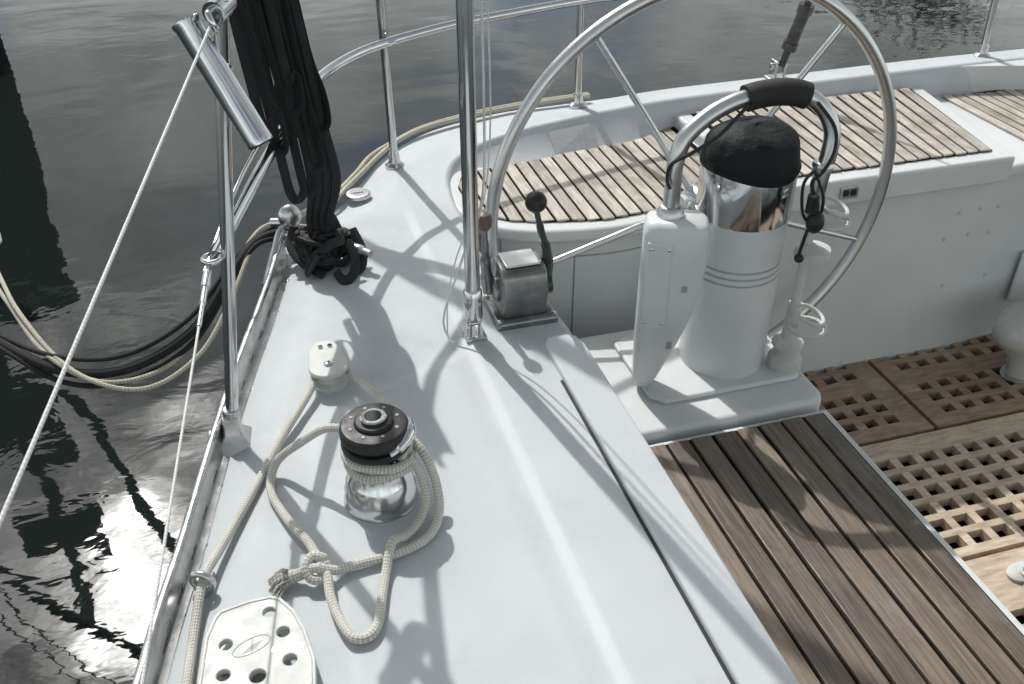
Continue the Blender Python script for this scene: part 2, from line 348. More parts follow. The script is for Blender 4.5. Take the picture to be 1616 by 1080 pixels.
obj('locker_door',wallpanel(.832,1.258,-.600,-.112,.005,.0035),GEL2,boat)
a=A()
for x,z in ((2.13,-.17),(2.21,-.165),(2.28,-.17),(2.10,-.26),(2.19,-.255),(2.27,-.26),(2.15,-.44),(2.32,-.43)): a.lathe([(.0065,0),(.0065,.0025),(.003,.0035)],(x,wy_(x),z),(0,-1,0),12)
obj('screw_cap',a,PLAST,boat,split=True)
a=A(); a.box(2.44,2.75,2.192,2.202,-.55,-.36); obj('wall_hatch',a,GELW,boat,bevel=.004)
# bench
a=A(); a.box(.634,1.288,-.1,1.570,-.80,-.288); obj('bench_shell',a,GEL2,boat,bevel=.007)
a=A(); x=.66; k=0
while x<1.25:
    g=(.0085,.010,.0075,.009,.011)[k%5]; a.box(x,x+.0608-g,-.1,1.548-random.uniform(0,.004),-.2865,-.275+random.uniform(-.001,.001)); x+=.0608; k+=1
obj('teak_bench_planks',a,TEAK,boat,bevel=.002,bseg=2)
a=A(); a.box(.652,1.266,-.1,1.551,-.2875,-.283); obj('bench_caulking',a,DARK,boat)
a=A(); a.prism([(.60,1.582),(1.26,1.582),(1.285,1.590),(1.297,1.615),(1.297,1.97),(1.27,2.02),(.50,2.02),(.50,1.9)],-.80,-.267); obj('helm_plinth',a,GEL2,boat,bevel=.014,bseg=5)
# floor + gratings
a=A(); a.box(.5,3.5,-.1,2.5,-.84,-.755); obj('cockpit_sole',a,DARK,boat)  # near-black sheet so grating holes read dark, their shade put into the colour
def grating(name,x0,x1,y0,y1,hx,hy,m,zt=-.70,th=.030):
    a=A(); ys=y0; rowsY=hy+[(y1,y1)]
    for (h0,h1) in rowsY:
        if h0>ys+1e-4: a.box(x0,x1,ys,h0,zt-th,zt)
        if h1>h0:
            xs=x0
            for (g0,g1) in hx+[(x1,x1)]:
                if g0>xs: a.box(xs,g0,h0,h1,zt-th,zt-.0004)
                xs=g1
        ys=h1
    obj(name,a,m,boat)
rng=lambda a,b,p,w:[(a+i*p,a+i*p+w) for i in range(int((b-a)/p+.001))]
grating('teak_floor_grating',1.93,2.85,1.825,2.335,rng(2.0,2.74,.074,.043),rng(1.880,2.06,.060,.037)+rng(2.115,2.30,.060,.037),TEAKG)
grating('teak_floor_grating',1.30,1.915,1.825,2.335,rng(1.345,1.88,.074,.043),rng(1.880,2.06,.060,.037)+rng(2.115,2.30,.060,.037),TEAKG)
grating('teak_floor_grating',1.30,2.60,1.345,1.81,rng(1.335,2.56,.076,.050),rng(1.375,1.80,.064,.042),TEAKS)
grating('teak_floor_grating',1.30,2.60,.82,1.33,rng(1.335,2.56,.076,.050),rng(.86,1.18,.064,.042),TEAKS)

# ------------------------------------------------------------------ steering pedestal
px_,py_=1.075,1.735
ped=thing('steering_pedestal',(px_,py_,-.2),'white steering pedestal with steel band, black compass cover and large wheel','pedestal')
a=A(); a.prism([(.835,1.63),(.865,1.60),(1.215,1.60),(1.23,1.615),(1.23,1.86),(1.20,1.885),(.865,1.885),(.835,1.86)],-.206,-.192); obj('base_plate',a,GELW,ped,bevel=.006)
g_=[]
for zz in (.056,.073,.090): g_+= [(.1045,zz),(.1045,zz+.011),(.0975,zz+.0118),(.0975,zz+.0162)]
a=A(); a.lathe([(.1045,-.193)]+g_+[(.1045,.1070),(.1045,.222)],(px_,py_,0),seg=72); obj('column',a,GELW,ped,ang=30)
a=A(); a.lathe([(.1058,.212),(.1070,.215),(.1070,.338),(.105,.344),(.09,.345)],(px_,py_,0),seg=72); obj('steel_band',a,STEEL,ped)
a=A()
n=72;prof=[(.1075,.338),(.1100,.343),(.1095,.356),(.106,.376),(.101,.398),(.091,.415),(.072,.427),(.043,.433),(.002,.435)]
vs=[];fs=[]
for j,(r_,z_) in enumerate(prof):
    for k in range(n):
        t=2*math.pi*k/n; w=1+(.013*math.sin(4*t+j*.4)+.010*math.sin(9*t+.9*j)+.006*math.sin(15*t-1.2*j))*min(1,j/2+.2)
        dz=.008*math.sin(2*t+1)*(1 if j<4 else .5)
        vs.append((px_+r_*w*math.cos(t),py_+r_*w*math.sin(t),z_-.014+dz))
for j in range(len(prof)-1):
    for k in range(n): fs.append((j*n+k,j*n+(k+1)%n,(j+1)*n+(k+1)%n,(j+1)*n+k))
fs.append(tuple((len(prof)-1)*n+k for k in range(n))); a.add(vs,fs)
a.torus((px_,py_,.338),.1085,.0035,(.03,-.02,1),64)
obj('compass_cover',a,CANV,ped,ang=80)
a=A(); a.cyl((px_,py_+.09,.11),(1.105,1.99,.11),.028); obj('wheel_shaft',a,STEEL,ped)
# side box
a=A(); cx,cy=.872,1.672; rot=R(-24); co,si=math.cos(rot),math.sin(rot)
def rb(u,v,z): return (cx+u*co-v*si,cy+u*si+v*co,z)
sec=[(-.196,-.044,-.026,.014),(-.190,-.054,-.016,.022),(-.16,-.060,-.002,.030),(-.11,-.063,.016,.038),(-.05,-.064,.038,.044),(.02,-.064,.060,.049),(.09,-.064,.075,.052),(.15,-.064,.080,.053),(.225,-.064,.080,.053),(.246,-.061,.076,.049),(.257,-.052,.066,.039)]
vs=[];fs=[]; m=40
for z,u0,u1,v in sec:
    uc=(u0+u1)/2; hw=(u1-u0)/2
    for k in range(m):
        t=2*math.pi*k/m; e=.47
        vs.append(rb(uc+hw*math.copysign(abs(math.cos(t))**e,math.cos(t)),v*math.copysign(abs(math.sin(t))**e,math.sin(t)),z))
for j in range(len(sec)-1):
    for k in range(m): fs.append((j*m+k,j*m+(k+1)%m,(j+1)*m+(k+1)%m,(j+1)*m+k))
fs.append(tuple(range(m))[::-1]); fs.append(tuple((len(sec)-1)*m+k for k in range(m))); a.add(vs,fs); obj('instrument_housing',a,GELW,ped,ang=60)
def plate(a,u0,u1,v,t,z0,z1):
    vs=[rb(u,w,z) for z in (z0,z1) for w in (v,v+t) for u in (u0,u1)]
    a.add(vs,[(0,2,3,1),(4,5,7,6),(0,1,5,4),(2,6,7,3),(0,4,6,2),(1,3,7,5)])
a=A(); plate(a,-.052,.002,-.0560,.014,.0,.218); obj('housing_cover',a,GELW,ped,bevel=.003)
a=A()
for u,z in ((-.044,.204),(-.006,.204),(-.044,.015),(-.006,.015)):
    a.lathe([(.0038,0),(.0038,.002),(.002,.003)],rb(u,-.0560,z),(Vector(rb(0,-1,0))-Vector(rb(0,0,0))),12)
obj('housing_screw',a,STEEL,ped,split=True)
a=A(); plate(a,.030,.042,-.0545,.010,.10,.115); plate(a,.010,.022,-.0445,.012,-.060,-.040); obj('housing_clip',a,GREY,ped,split=True)
# guard rail
gl=(.868,1.685); gr=(1.205,1.65)
a=A(); a.tube([(gl[0],gl[1],.25),(gl[0],gl[1],.32),(gl[0],gl[1],.375),(.885,1.69,.425),(.93,1.695,.463),(.98,1.70,.485),(1.03,1.70,.497),(1.09,1.695,.502),(1.15,1.69,.495),(1.192,1.675,.468),(1.217,1.66,.42),(1.215,1.652,.37),(1.205,1.65,.31),(1.205,1.65,.24)],.0180,20); obj('guard_rail',a,BRUSH,ped)
a=A(); a.cyl((1.205,1.65,-.17),(1.205,1.65,.25),.0115); obj('guard_leg',a,PLAST,ped)
a=A(); a.lathe([(.030,.254),(.030,.264),(.024,.277),(.019,.280)],(gl[0],gl[1],0)); a.lathe([(.021,.335),(.024,.345),(.021,.352)],gr+(0,),seg=20); obj('rail_collar',a,BRUSH,ped,split=True)
a=A(); a.tube([(1.022,1.70,.495),(1.05,1.70,.50),(1.09,1.695,.504),(1.13,1.692,.50),(1.158,1.686,.492)],.0285,20); obj('padded_grip',a,RUB,ped)
a=A(); a.lathe([(.042,-.193),(.042,-.165),(.036,-.155),(.028,-.15),(.026,-.135),(.038,-.128),(.038,-.118),(.02,-.105),(.016,-.06)],gr+(0,),seg=28); obj('leg_foot',a,PLAST,ped)
for zc in (-.06,.225):
    a=A(); a.torus((1.225,1.615,zc),.042,.0055,(0,0,1),32,-200,80); a.torus((1.225,1.615,zc+.035),.036,.005,(.3,-.2,1),32,-160,110)
    a.cyl((1.205,1.65,zc-.02),(1.205,1.65,zc+.05),.017); obj('cup_holder',a,PLAST,ped)
a=A(); a.lathe([(.004,.12),(.04,.125),(.043,.135),(.038,.15),(.018,.155)],(1.21,1.63,0),seg=28); obj('leg_disc',a,PLAST,ped)
a=A(); a.tube([(1.02,1.68,.49),(.95,1.66,.44),(.89,1.655,.41),(.850,1.665,.385),(.845,1.67,.35),(.85,1.66,.33)],.004,8)
a.tube([(1.17,1.66,.485),(1.20,1.63,.44),(1.19,1.60,.40),(1.165,1.59,.36),(1.15,1.60,.33),(1.165,1.585,.28),(1.15,1.585,.22),(1.145,1.59,.165)],.004,8)
a.tube([(1.15,1.60,.36),(1.13,1.60,.33),(1.14,1.595,.26),(1.17,1.585,.24),(1.175,1.585,.30),(1.15,1.60,.36)],.0035,8)
obj('cover_cord',a,BLK,ped,split=True)
a=A(); a.ball((1.165,1.583,.245),.020,16,1,1,1.3); a.ball((1.147,1.59,.155),.011); a.cyl((1.15,1.585,.27),(1.15,1.585,.31),.012); obj('cord_toggle',a,BLK,ped,split=True)
WC=Vector((1.105,2.0,.105)); WR=.555
wh=thing('steering_wheel',WC-ped.location,None,None); wh.parent=ped
a=A(); a.torus(WC,WR,.0165,(0,1,0),128); obj('rim',a,BRUSH,wh)
for i in range(5):
    t=R(124-72*i); d=Vector((math.cos(t),0,math.sin(t)))
    a=A(); a.cyl(WC+d*.03,WC+d*(WR-.012),.010,16,.0075); obj('spoke',a,BRUSH,wh)
a=A(); a.lathe([(.02,-.045),(.048,-.04),(.052,-.01),(.052,.012),(.03,.03),(.012,.034)],WC,(0,1,0),36); obj('hub',a,STEEL,wh)
ped.location=(1.112,1.813,-.261); ped.scale=(1.045,1.045,1.045)

# ------------------------------------------------------------------ engine control
th_=thing('engine_throttle_control',(.545,1.785,.015),'cast metal engine control box with two levers on the coaming','throttle control')
a=A(); a.prism([(.475,1.715),(.62,1.715),(.62,1.85),(.475,1.85)],.0,.022); obj('mounting_plate',a,CAST,th_,bevel=.006)
a=A()
pr=[(1.735,.020),(1.725,.09),(1.735,.128),(1.755,.142),(1.815,.142),(1.838,.125),(1.845,.08),(1.835,.020)]
vs=[(.492,y,z) for y,z in pr]+[(.598,y,z) for y,z in pr]; n=len(pr)
a.add(vs,[tuple(range(n)),tuple(range(2*n-1,n-1,-1))]+[(i,n+i,n+(i+1)%n,(i+1)%n) for i in range(n)]); obj('control_body',a,CAST,th_,bevel=.006)
a=A(); a.box(.505,.585,1.750,1.820,.1425,.1475); obj('top_plate',a,BRUSH,th_,bevel=.003)
a=A(); a.lathe([(.030,0),(.030,.006),(.022,.010),(.010,.011)],(.492,1.785,.075),(-1,0,0),28); obj('pivot_cover',a,CAST,th_)
a=A(); a.tube([(.607,1.80,.05),(.612,1.79,.10),(.606,1.775,.16),(.588,1.76,.22),(.574,1.752,.275)],[.017,.015,.012,.0085,.0065],14); a.cyl((.597,1.79,.065),(.622,1.79,.065),.024); e=obj('lever_arm',a,GRN,th_)
a=A(); a.ball((.572,1.751,.297),.024,24); obj('lever_knob',a,BLK,th_)
a=A(); a.tube([(.478,1.80,.06),(.472,1.80,.12),(.468,1.79,.18),(.466,1.785,.235)],[.014,.012,.009,.007],14); obj('lever_arm',a,CAST,th_)
a=A(); a.lathe([(.010,-.02),(.016,-.012),(.018,.004),(.014,.018),(.004,.022)],(.466,1.785,.25),seg=20); obj('lever_knob',a,RED,th_,label='faded brown lever knob')
a=A()
for x,y in ((.484,1.725),(.611,1.725),(.611,1.84),(.484,1.84)): a.lathe([(.006,.022),(.006,.026),(.003,.028)],(x,y,0),seg=12)
obj('mounting_screw',a,STEEL,th_,split=True)

# ------------------------------------------------------------------ tall pole with toggle foot
pole=thing('steel_support_pole',(.42,1.72,.0),'tall polished steel tube standing on a hinged deck foot','steel pole')
a=A(); a.cyl((.42,1.72,.072),(.42,1.72,2.0),.0165,28); obj('tube',a,STEEL,pole)
a=A(); a.lathe([(.014,.045),(.019,.05),(.021,.06),(.021,.12),(.0175,.125)],(.42,1.72,0),seg=28); obj('end_socket',a,STEEL,pole)
a=A(); a.box(.408,.413,1.705,1.735,.012,.05); a.box(.427,.432,1.705,1.735,.012,.05); a.cyl((.403,1.72,.035),(.437,1.72,.035),.006,14); a.box(.396,.444,1.69,1.75,-.002,.013); obj('hinge_foot',a,STEEL,pole,bevel=.0015,bseg=1)
a=A(); a.tube([(.445,1.72,1.6),(.447,1.72,1.0),(.45,1.71,.6),(.447,1.72,.35),(.42,1.755,.22),(.395,1.76,.14),(.365,1.75,.07),(.355,1.73,.03),(.365,1.69,.012)],.0026,8)
obj('thin_halyard',a,R_WIRE,None,label='thin pale line hanging beside the steel pole',cat='rope')
a=A(); a.tube([(.455,1.74,1.6),(.462,1.73,.9),(.468,1.73,.5),(.452,1.75,.3),(.41,1.78,.2),(.385,1.79,.1),(.375,1.78,.05),(.36,1.72,.012)],.0018,8)
obj('thin_halyard',a,R_WIRE,None,label='thin pale line hanging beside the steel pole',cat='rope')

# ------------------------------------------------------------------ pushpit railing
pp=thing('stern_railing',(.41,2.68,0),'polished steel tubular rail around the yacht stern','railing')
a=A(); a.tube([(-.085,1.535,.385),(.0,1.80,.395),(.105,2.12,.40),(.16,2.28,.40),(.225,2.41,.40),(.31,2.52,.40),(.40,2.595,.40),(.52,2.665,.40),(.65,2.725,.40),(.85,2.79,.40),(1.10,2.86,.40),(1.35,2.88,.40)],.0125,18); obj('middle_rail',a,STEEL,pp)
a=A(); a.tube([(-.0,1.54,.80),(.03,1.75,.80),(.085,2.05,.80),(.15,2.28,.80),(.225,2.41,.80),(.31,2.52,.80),(.40,2.595,.80),(.52,2.665,.80),(.65,2.725,.80),(.85,2.79,.80),(1.10,2.86,.80),(1.35,2.88,.80)],.0135,18); obj('top_rail',a,STEEL,pp)
for (x,y,z0,x1,y1) in ((.425,2.70,-.005,.40,2.60),(1.075,2.86,.06,1.07,2.86),(2.66,2.86,.08,2.64,2.88)):
    a=A(); a.cyl((x,y,z0),(x1,y1,.80),.0125,18); a.lathe([(.03,z0-.004),(.03,z0+.004),(.018,z0+.012),(.016,z0+.04)],(x,y,0),seg=24)
    obj('post',a,STEEL,pp)
a=A(); a.tube([(-.105,1.50,.375),(-.02,1.77,.425),(.085,2.08,.435)],.0045,10); obj('rail_brace',a,STEEL,pp)
a=A(); a.torus((.42,2.61,.40),.016,.006,(0,0,1),20); obj('rail_collar',a,STEEL,pp)

st=thing('lifeline_stanchion',(-.115,1.54,-.03),'steel stanchion in a welded socket on the toe rail','stanchion')
a=A(); a.cyl((-.117,1.535,.0),(-.003,1.535,.815),.0122,20); obj('tube',a,STEEL,st)
a=A(); a.cyl((-.122,1.535,-.035),(-.112,1.535,.055),.0165,24)
base=[(-.160,1.490,-.028),(-.075,1.480,-.028),(-.070,1.565,-.028),(-.155,1.575,-.028)]; top=[(-.130,1.520,.040),(-.103,1.518,.040),(-.102,1.548,.040),(-.129,1.550,.040)]
mid=[tuple(Vector(b).lerp(Vector(t),.45)+Vector(((-.117-b[0])*.28,(1.535-b[1])*.28,0))) for b,t in zip(base,top)]
vv=base+mid+top; a.add(vv,[(3,2,1,0)]+[(j*4+i,j*4+(i+1)%4,j*4+4+(i+1)%4,j*4+4+i) for j in (0,1) for i in range(4)]+[(8,9,10,11)])
a.box(-.168,-.065,1.478,1.585,-.034,-.027)
obj('socket_base',a,ALU,st,bevel=.004)
a=A(); a.cyl((-.016,1.515,.80),(.004,1.56,.805),.018,20); obj('top_clamp',a,STEEL,st)
a=A(); a.torus((-.02,1.51,.79),.014,.005,(1,0,.3),20); a.torus((-.09,1.53,.385),.015,.005,(0,0,1),20); obj('lifeline_ring',a,STEEL,st,split=True)

rh=thing('fishing_rod_holder',(.0,1.51,.62),'polished steel tube rod holder clamped to the stanchion','rod holder')
a=A(); p0=Vector((.022,1.475,.605)); p1=Vector((-.060,1.555,.782)); d=p1-p0; Ld=d.length
a.lathe([(.0165,.0),(.0215,0),(.0222,.004),(.0215,.010),(.0215,Ld-.01),(.0235,Ld-.004),(.0235,Ld),(.0195,Ld),(.0190,Ld-.05)],p0,d,36); obj('tube',a,STEEL,rh)
a=A(); a.lathe([(.0185,-.0015),(.0185,-.0003)],p0,d,36); obj('end_shade_disc',a,RUB,rh)  # black disc over the open tube end, inner shade as colour
a=A(); a.lathe([(.0188,Ld-.04),(.0188,Ld-.038)],p0,d,36); obj('bore',a,RUB,rh)
a=A(); a.cyl((-.03,1.525,.69),(-.012,1.535,.72),.015); obj('clamp',a,STEEL,rh)

def single(name,acc,m,label,cat,group=None,**k): return obj(name,acc,m,None,label=label,cat=cat,group=group,**k)
a=A(); a.tube([(-.02,1.51,.79),(-.255,.67,.615),(-.40,.15,.51)],.0023,10,smooth=0); single('upper_lifeline',a,R_WIRE,'pale coated wire lifeline running forward from the stanchion','lifeline','lifelines')
a=A(); b_=Vector((-.10,1.50,.375)); e_=Vector((-.22,.66,.28)); a.tube([b_,b_.lerp(e_,1.4)],.0021,10,smooth=0)
single('lower_lifeline',a,R_WIRE,'lower pale wire lifeline with a steel swage end','lifeline','lifelines')
a=A(); a.cyl(b_,b_.lerp(e_,.05),.008); a.cyl(b_.lerp(e_,.05),b_.lerp(e_,.10),.0055); a.cyl(b_.lerp(e_,.10),b_.lerp(e_,.17),.004); single('turnbuckle',a,STEEL,'small steel turnbuckle tensioning the lower lifeline','turnbuckle')

# ------------------------------------------------------------------ backstay
bs=thing('backstay',(1.80,2.84,.08),'steel backstay with turnbuckle on the stern','backstay')
p=Vector((1.80,2.845,.085)); q=Vector((1.845,2.78,.40)); d=(q-p)
a=A(); a.box(1.765,1.835,2.82,2.87,.080,.092); a.box(1.780,1.788,2.825,2.865,.09,.15); a.box(1.812,1.820,2.825,2.865,.09,.15); a.cyl((1.770,2.845,.130),(1.830,2.845,.130),.011); obj('chainplate',a,BRUSH,bs,bevel=.002)
a=A(); a.cyl(p+d*.15,p+d*.38,.013); a.cyl(p+d*.38,p+d*.80,.021,20); a.cyl(p+d*.80,p+d*1.1,.013); a.cyl(p+d*.34,p+d*.42,.026); a.cyl(p+d*.74,p+d*.83,.026); obj('turnbuckle',a,DMET,bs)
a=A(); a.cyl(p+d*1.1,p+d*6,.006); obj('wire',a,STEEL,bs)

# ------------------------------------------------------------------ winch
wx,wy=.130,1.262
wn=thing('sheet_winch',(wx,wy,.006),'chrome self-tailing winch with black top on the deck','winch')
a=A(); a.lathe([(.066,.002),(.067,.010),(.064,.016),(.0635,.034),(.060,.040),(.0595,.054),(.055,.062),(.051,.074),(.0475,.083),(.0465,.110),(.048,.122),(.052,.130)],(wx,wy,0),seg=72)
for k in range(24):
    t=2*math.pi*k/24; a.cyl((wx+.0475*math.cos(t),wy+.0475*math.sin(t),.080),(wx+.0475*math.cos(t),wy+.0475*math.sin(t),.118),.0022,8)
obj('drum',a,STEEL,wn,ang=30)
a=A(); a.lathe([(.052,.130),(.0585,.133),(.0595,.139),(.056,.143),(.050,.145),(.050,.150),(.056,.152),(.0595,.156),(.0595,.164),(.0585,.172),(.055,.1765),(.048,.178),(.034,.1785),(.033,.183),(.030,.185),(.020,.185)],(wx,wy,0),seg=72); obj('self_tailer_cap',a,BLK,wn,ang=30)
a=A(); a.lathe([(.0225,.1850),(.0225,.191),(.020,.193),(.0145,.193),(.0140,.187)],(wx,wy,0),seg=48); obj('handle_socket',a,STEEL,wn)
a=A(); a.lathe([(.0135,.1875),(.0135,.1932),(.001,.1933)],(wx,wy,0),seg=8); obj('socket_hole',a,RUB,wn)
a=A()
for k in range(8):
    t=2*math.pi*k/8+.2; a.lathe([(.0032,.1780),(.0032,.1795)],(wx+.042*math.cos(t),wy+.042*math.sin(t),0),seg=10)
obj('cap_screw',a,GREY,wn,split=True)
a=A()
a.tube([(wx+.058*math.cos(R(t)),wy+.058*math.sin(R(t)),.150+.010*math.sin(R((t+70)*1.6))) for t in range(-75,40,10)],[.006,.010,.012,.013,.012,.009,.006],14,smooth=3); obj('feeder_arm',a,STEEL,wn)

# sheet rope
a=A(); rr=.0079
a.tube([(-.245,.70,.002),(-.215,.93,.0),(-.197,1.07,.0),(-.18,1.15,.012),(-.15,1.22,.006),(-.095,1.33,.006),(-.03,1.46,.014),(.03,1.565,.022),(.055,1.615,.026)],rr,14)
a.tube([(.055,1.615,.028),(.062,1.65,.028),(.085,1.668,.028),(.112,1.655,.028),(.125,1.625,.03),(.15,1.55,.045),(.18,1.44,.070),(.2,1.34,.092),(.191,1.262,.099)],rr,14)
hel=[]
for i in range(0,56):
    t=R(-i*14); rj=.0565+.0036*math.sin(i*.31)+.0022*math.sin(i*.9); hel.append((wx+rj*math.cos(t),wy+rj*math.sin(t),.093+.0160*i*14/360+.0055*math.sin(i*.22)))
a.tube(hel,rr,14,smooth=0)
a.tube([(.085,1.31,.137),(.05,1.335,.125),(.01,1.36,.085),(-.035,1.385,.035),(-.055,1.365,.012),(-.058,1.32,.010),(-.045,1.27,.012),(-.03,1.225,.016),(-.01,1.18,.018),(.0,1.145,.020),(.005,1.11,.028)],rr,14)
a.tube([(.183,1.29,.125),(.205,1.25,.110),(.220,1.225,.07),(.221,1.19,.03),(.203,1.15,.018),(.17,1.122,.017),(.12,1.108,.018),(.07,1.105,.019),(.03,1.10,.020),(.0,1.10,.034)],rr,14)
a.tube([(.178,1.23,.118),(.196,1.225,.08),(.200,1.20,.04),(.178,1.165,.022),(.15,1.14,.022),(.125,1.12,.036),(.105,1.075,.018),(.088,1.02,.017),(.074,.975,.017),(.055,.956,.017),(.033,.964,.017),(.020,1.00,.017),(.012,1.05,.018),(.012,1.09,.024),(.0,1.125,.034)],rr,14)
a.tube([(.010,1.118,.036),(-.006,1.122,.040),(-.018,1.108,.034),(-.014,1.092,.022),(.003,1.088,.020),(.014,1.100,.024),(.012,1.114,.032)],rr,12,closed=True)
a.tube([(.005,1.10,.034),(-.015,1.105,.030),(-.03,1.108,.020),(-.045,1.110,.016)],[.0079,.0079,.0088,.0105,.012],12)
for k in range(40):
    t=random.uniform(-1.2,1.2); l=random.uniform(.016,.036)
    a.tube([(-.038,1.110+.007*t,.017),(-.045-l*.6,1.106+.016*t,.016+random.uniform(-.006,.008)),(-.045-l,1.098+.024*t+random.uniform(-.004,.004),.009)],.0020,6,smooth=3)
single('jib_sheet_rope',a,R_CREAM,'cream braided rope wrapped around the winch and knotted','rope')

# turning block
tb=thing('turning_block',(.088,1.64,.0),'white deck turning block with steel cheek plate','pulley block')
a=A(); a.lathe([(.034,-.004),(.036,.004),(.036,.010),(.026,.016),(.026,.040)],(.088,1.635,0),seg=40); obj('sheave_base',a,PLAST,tb)
a=A()
pl=[(.088+.041*math.cos(R(t)),1.632+.041*math.sin(R(t))) for t in range(-180,1,12)]+[(.121,1.69),(.110,1.722),(.072,1.724),(.054,1.69)]
a.prism(pl,.040,.050); obj('cheek_plate',a,PLAST,tb,bevel=.003)
a=A(); a.lathe([(.009,.050),(.009,.053),(.005,.055)],(.088,1.635,0),seg=20); a.lathe([(.005,.050),(.005,.053)],(.080,1.70,0),seg=14);a.lathe([(.005,.050),(.005,.053)],(.100,1.70,0),seg=14); obj('pivot_screw',a,STEEL,tb,split=True)

# fairlead on toe rail
fb=thing('rope_fairlead',(-.185,1.14,-.03),'small steel fairlead block guiding the rope by the toe rail','fairlead')
a=A(); a.torus((-.182,1.145,.012),.017,.006,(.5,1,0),28); a.lathe([(.022,-.03),(.022,-.024),(.012,-.018),(.010,-.002)],(-.182,1.145,0),seg=24); obj('ring_body',a,BRUSH,fb)
a=A(); a.box(-.200,-.165,1.155,1.185,-.03,-.008); obj('foot_plate',a,PLAST,fb,bevel=.005)

# multi-hole organiser plate
OX,OY=.008,-.014
og=thing('deck_line_organizer',(-.11,.95,.0),'pale line organizer plate with round lightening holes on deck','line organizer')
def ring_poly(cx,cy,r,n=28): return [(cx+r*math.cos(2*math.pi*k/n),cy+r*math.sin(2*math.pi*k/n)) for k in range(n)]
outl=[(-.170,1.054),(-.162,1.064),(-.118,1.072),(-.085,1.072),(-.072,1.064),(-.054,1.035),(-.042,.995),(-.034,.94),(-.038,.895),(-.058,.855),(-.09,.80),(-.212,.78),(-.199,.92),(-.184,1.02)]
outl=[(x+OX,y+OY) for x,y in outl]
dense=[]
for p,q in zip(outl,outl[1:]+outl[:1]):
    for t in (.0,.12,.5,.88): dense.append((p[0]+(q[0]-p[0])*t,p[1]+(q[1]-p[1])*t,0))
osm=[tuple(p)[:2] for p in cr1(dense+[dense[0]],2)][:-1]
cv=bpy.data.curves.new('plate_curve','CURVE'); cv.dimensions='2D'; cv.fill_mode='BOTH'; cv.extrude=.004; cv.bevel_depth=.0018; cv.bevel_resolution=2
holes=[(-.090,1.041,.0115),(-.073,.998,.0115),(-.068,.945,.0120),(-.156,.998,.0115),(-.162,.945,.0115),(-.115,.930,.0135),(-.09,.880,.012),(-.155,.880,.012)]
holes=[(x+OX,y+OY,r) for x,y,r in holes]
def addspl(pts):
    s=cv.splines.new('POLY'); s.points.add(len(pts)-1); s.use_cyclic_u=True
    for p,(x,y) in zip(s.points,pts): p.co=(x,y,0,1)
addspl(osm)
for h in holes: addspl(ring_poly(*h))
co_=bpy.data.objects.new('tmp',cv); COL.objects.link(co_); bpy.context.view_layer.update()
me=bpy.data.meshes.new_from_object(co_.evaluated_get(bpy.context.evaluated_depsgraph_get())); bpy.data.objects.remove(co_)
acc=A(); acc.add([(v.co.x,v.co.y,v.co.z+.034) for v in me.vertices],[tuple(p.vertices) for p in me.polygons]); obj('top_plate',acc,PLAST,og,ang=25)
a=A(); a.tube([(x*.955-.005,y*.965+.033,.0402) for x,y in osm],.0012,6,closed=True,smooth=0)
obj('moulded_ridge',a,PLAST,og)
acc=A(); acc.prism([(x*.97-.003,y*.97+.028) for x,y in osm],-.03,-.002); obj('bottom_plate',acc,PLAST,og,bevel=.002)
a=A()
for (x,y) in ((-.095,.99),(-.148,.965),(-.088,.91)): a.lathe([(.022,-.002),(.022,.003),(.018,.010),(.018,.018),(.022,.026)],(x+OX,y+OY,0),seg=36)
obj('sheave',a,GREY,og,split=True)
SC=[(x+OX,y+OY) for x,y in ((-.150,1.038),(-.108,1.054),(-.049,.965),(-.087,.968),(-.181,.975))]
a=A()
for (x,y) in SC: a.lathe([(.0055,.0385),(.0055,.0401),(.004,.0404)],(x,y,0),seg=18)
obj('flush_screw',a,BRUSH,og,split=True)
a=A()
for (x,y) in SC: a.box(x-.003,x+.003,y-.0007,y+.0007,.0404,.0407,rot=.6)
obj('screw_slot',a,RUB,og,split=True)
EMB=mat('faint_emblem',(.42,.43,.41),(.38,.39,.37),rough=.55,nscale=60)
a=A(); q=[]
for k in range(28):
    t=2*math.pi*k/28; q.append(Vector((OX-.120+.027*math.cos(t)-.006*math.sin(t),OY+.985+.012*math.sin(t)+.010*math.cos(t),.0400)))
a.tube(q,.0006,6,closed=True,smooth=0)
for k in range(4):
    x0=OX-.136+.003*k; y0=OY+.976+.0035*k; a.box(x0,x0+.024,y0,y0+.0009,.0399,.0402,rot=.33)
a.prism([(OX-.122,OY+.974),(OX-.118,OY+.974),(OX-.116,OY+.998),(OX-.120,OY+.997)],.0399,.0402)
obj('maker_emblem',a,EMB,og)

# deck filler cap
dv=thing('deck_filler_cap',(.285,2.53,0),'round steel filler cap set flush in the deck','deck filler cap')
a=A(); a.lathe([(.036,-.004),(.036,.003),(.032,.006),(.026,.006),(.026,.003)],(.285,2.52,0),seg=40); obj('ring',a,BRUSH,dv)
a=A(); a.lathe([(.0255,.002),(.0255,.0055),(.004,.006)],(.285,2.52,0),seg=40); a.box(.27,.30,2.517,2.523,.005,.008); obj('cap',a,GREY,dv)

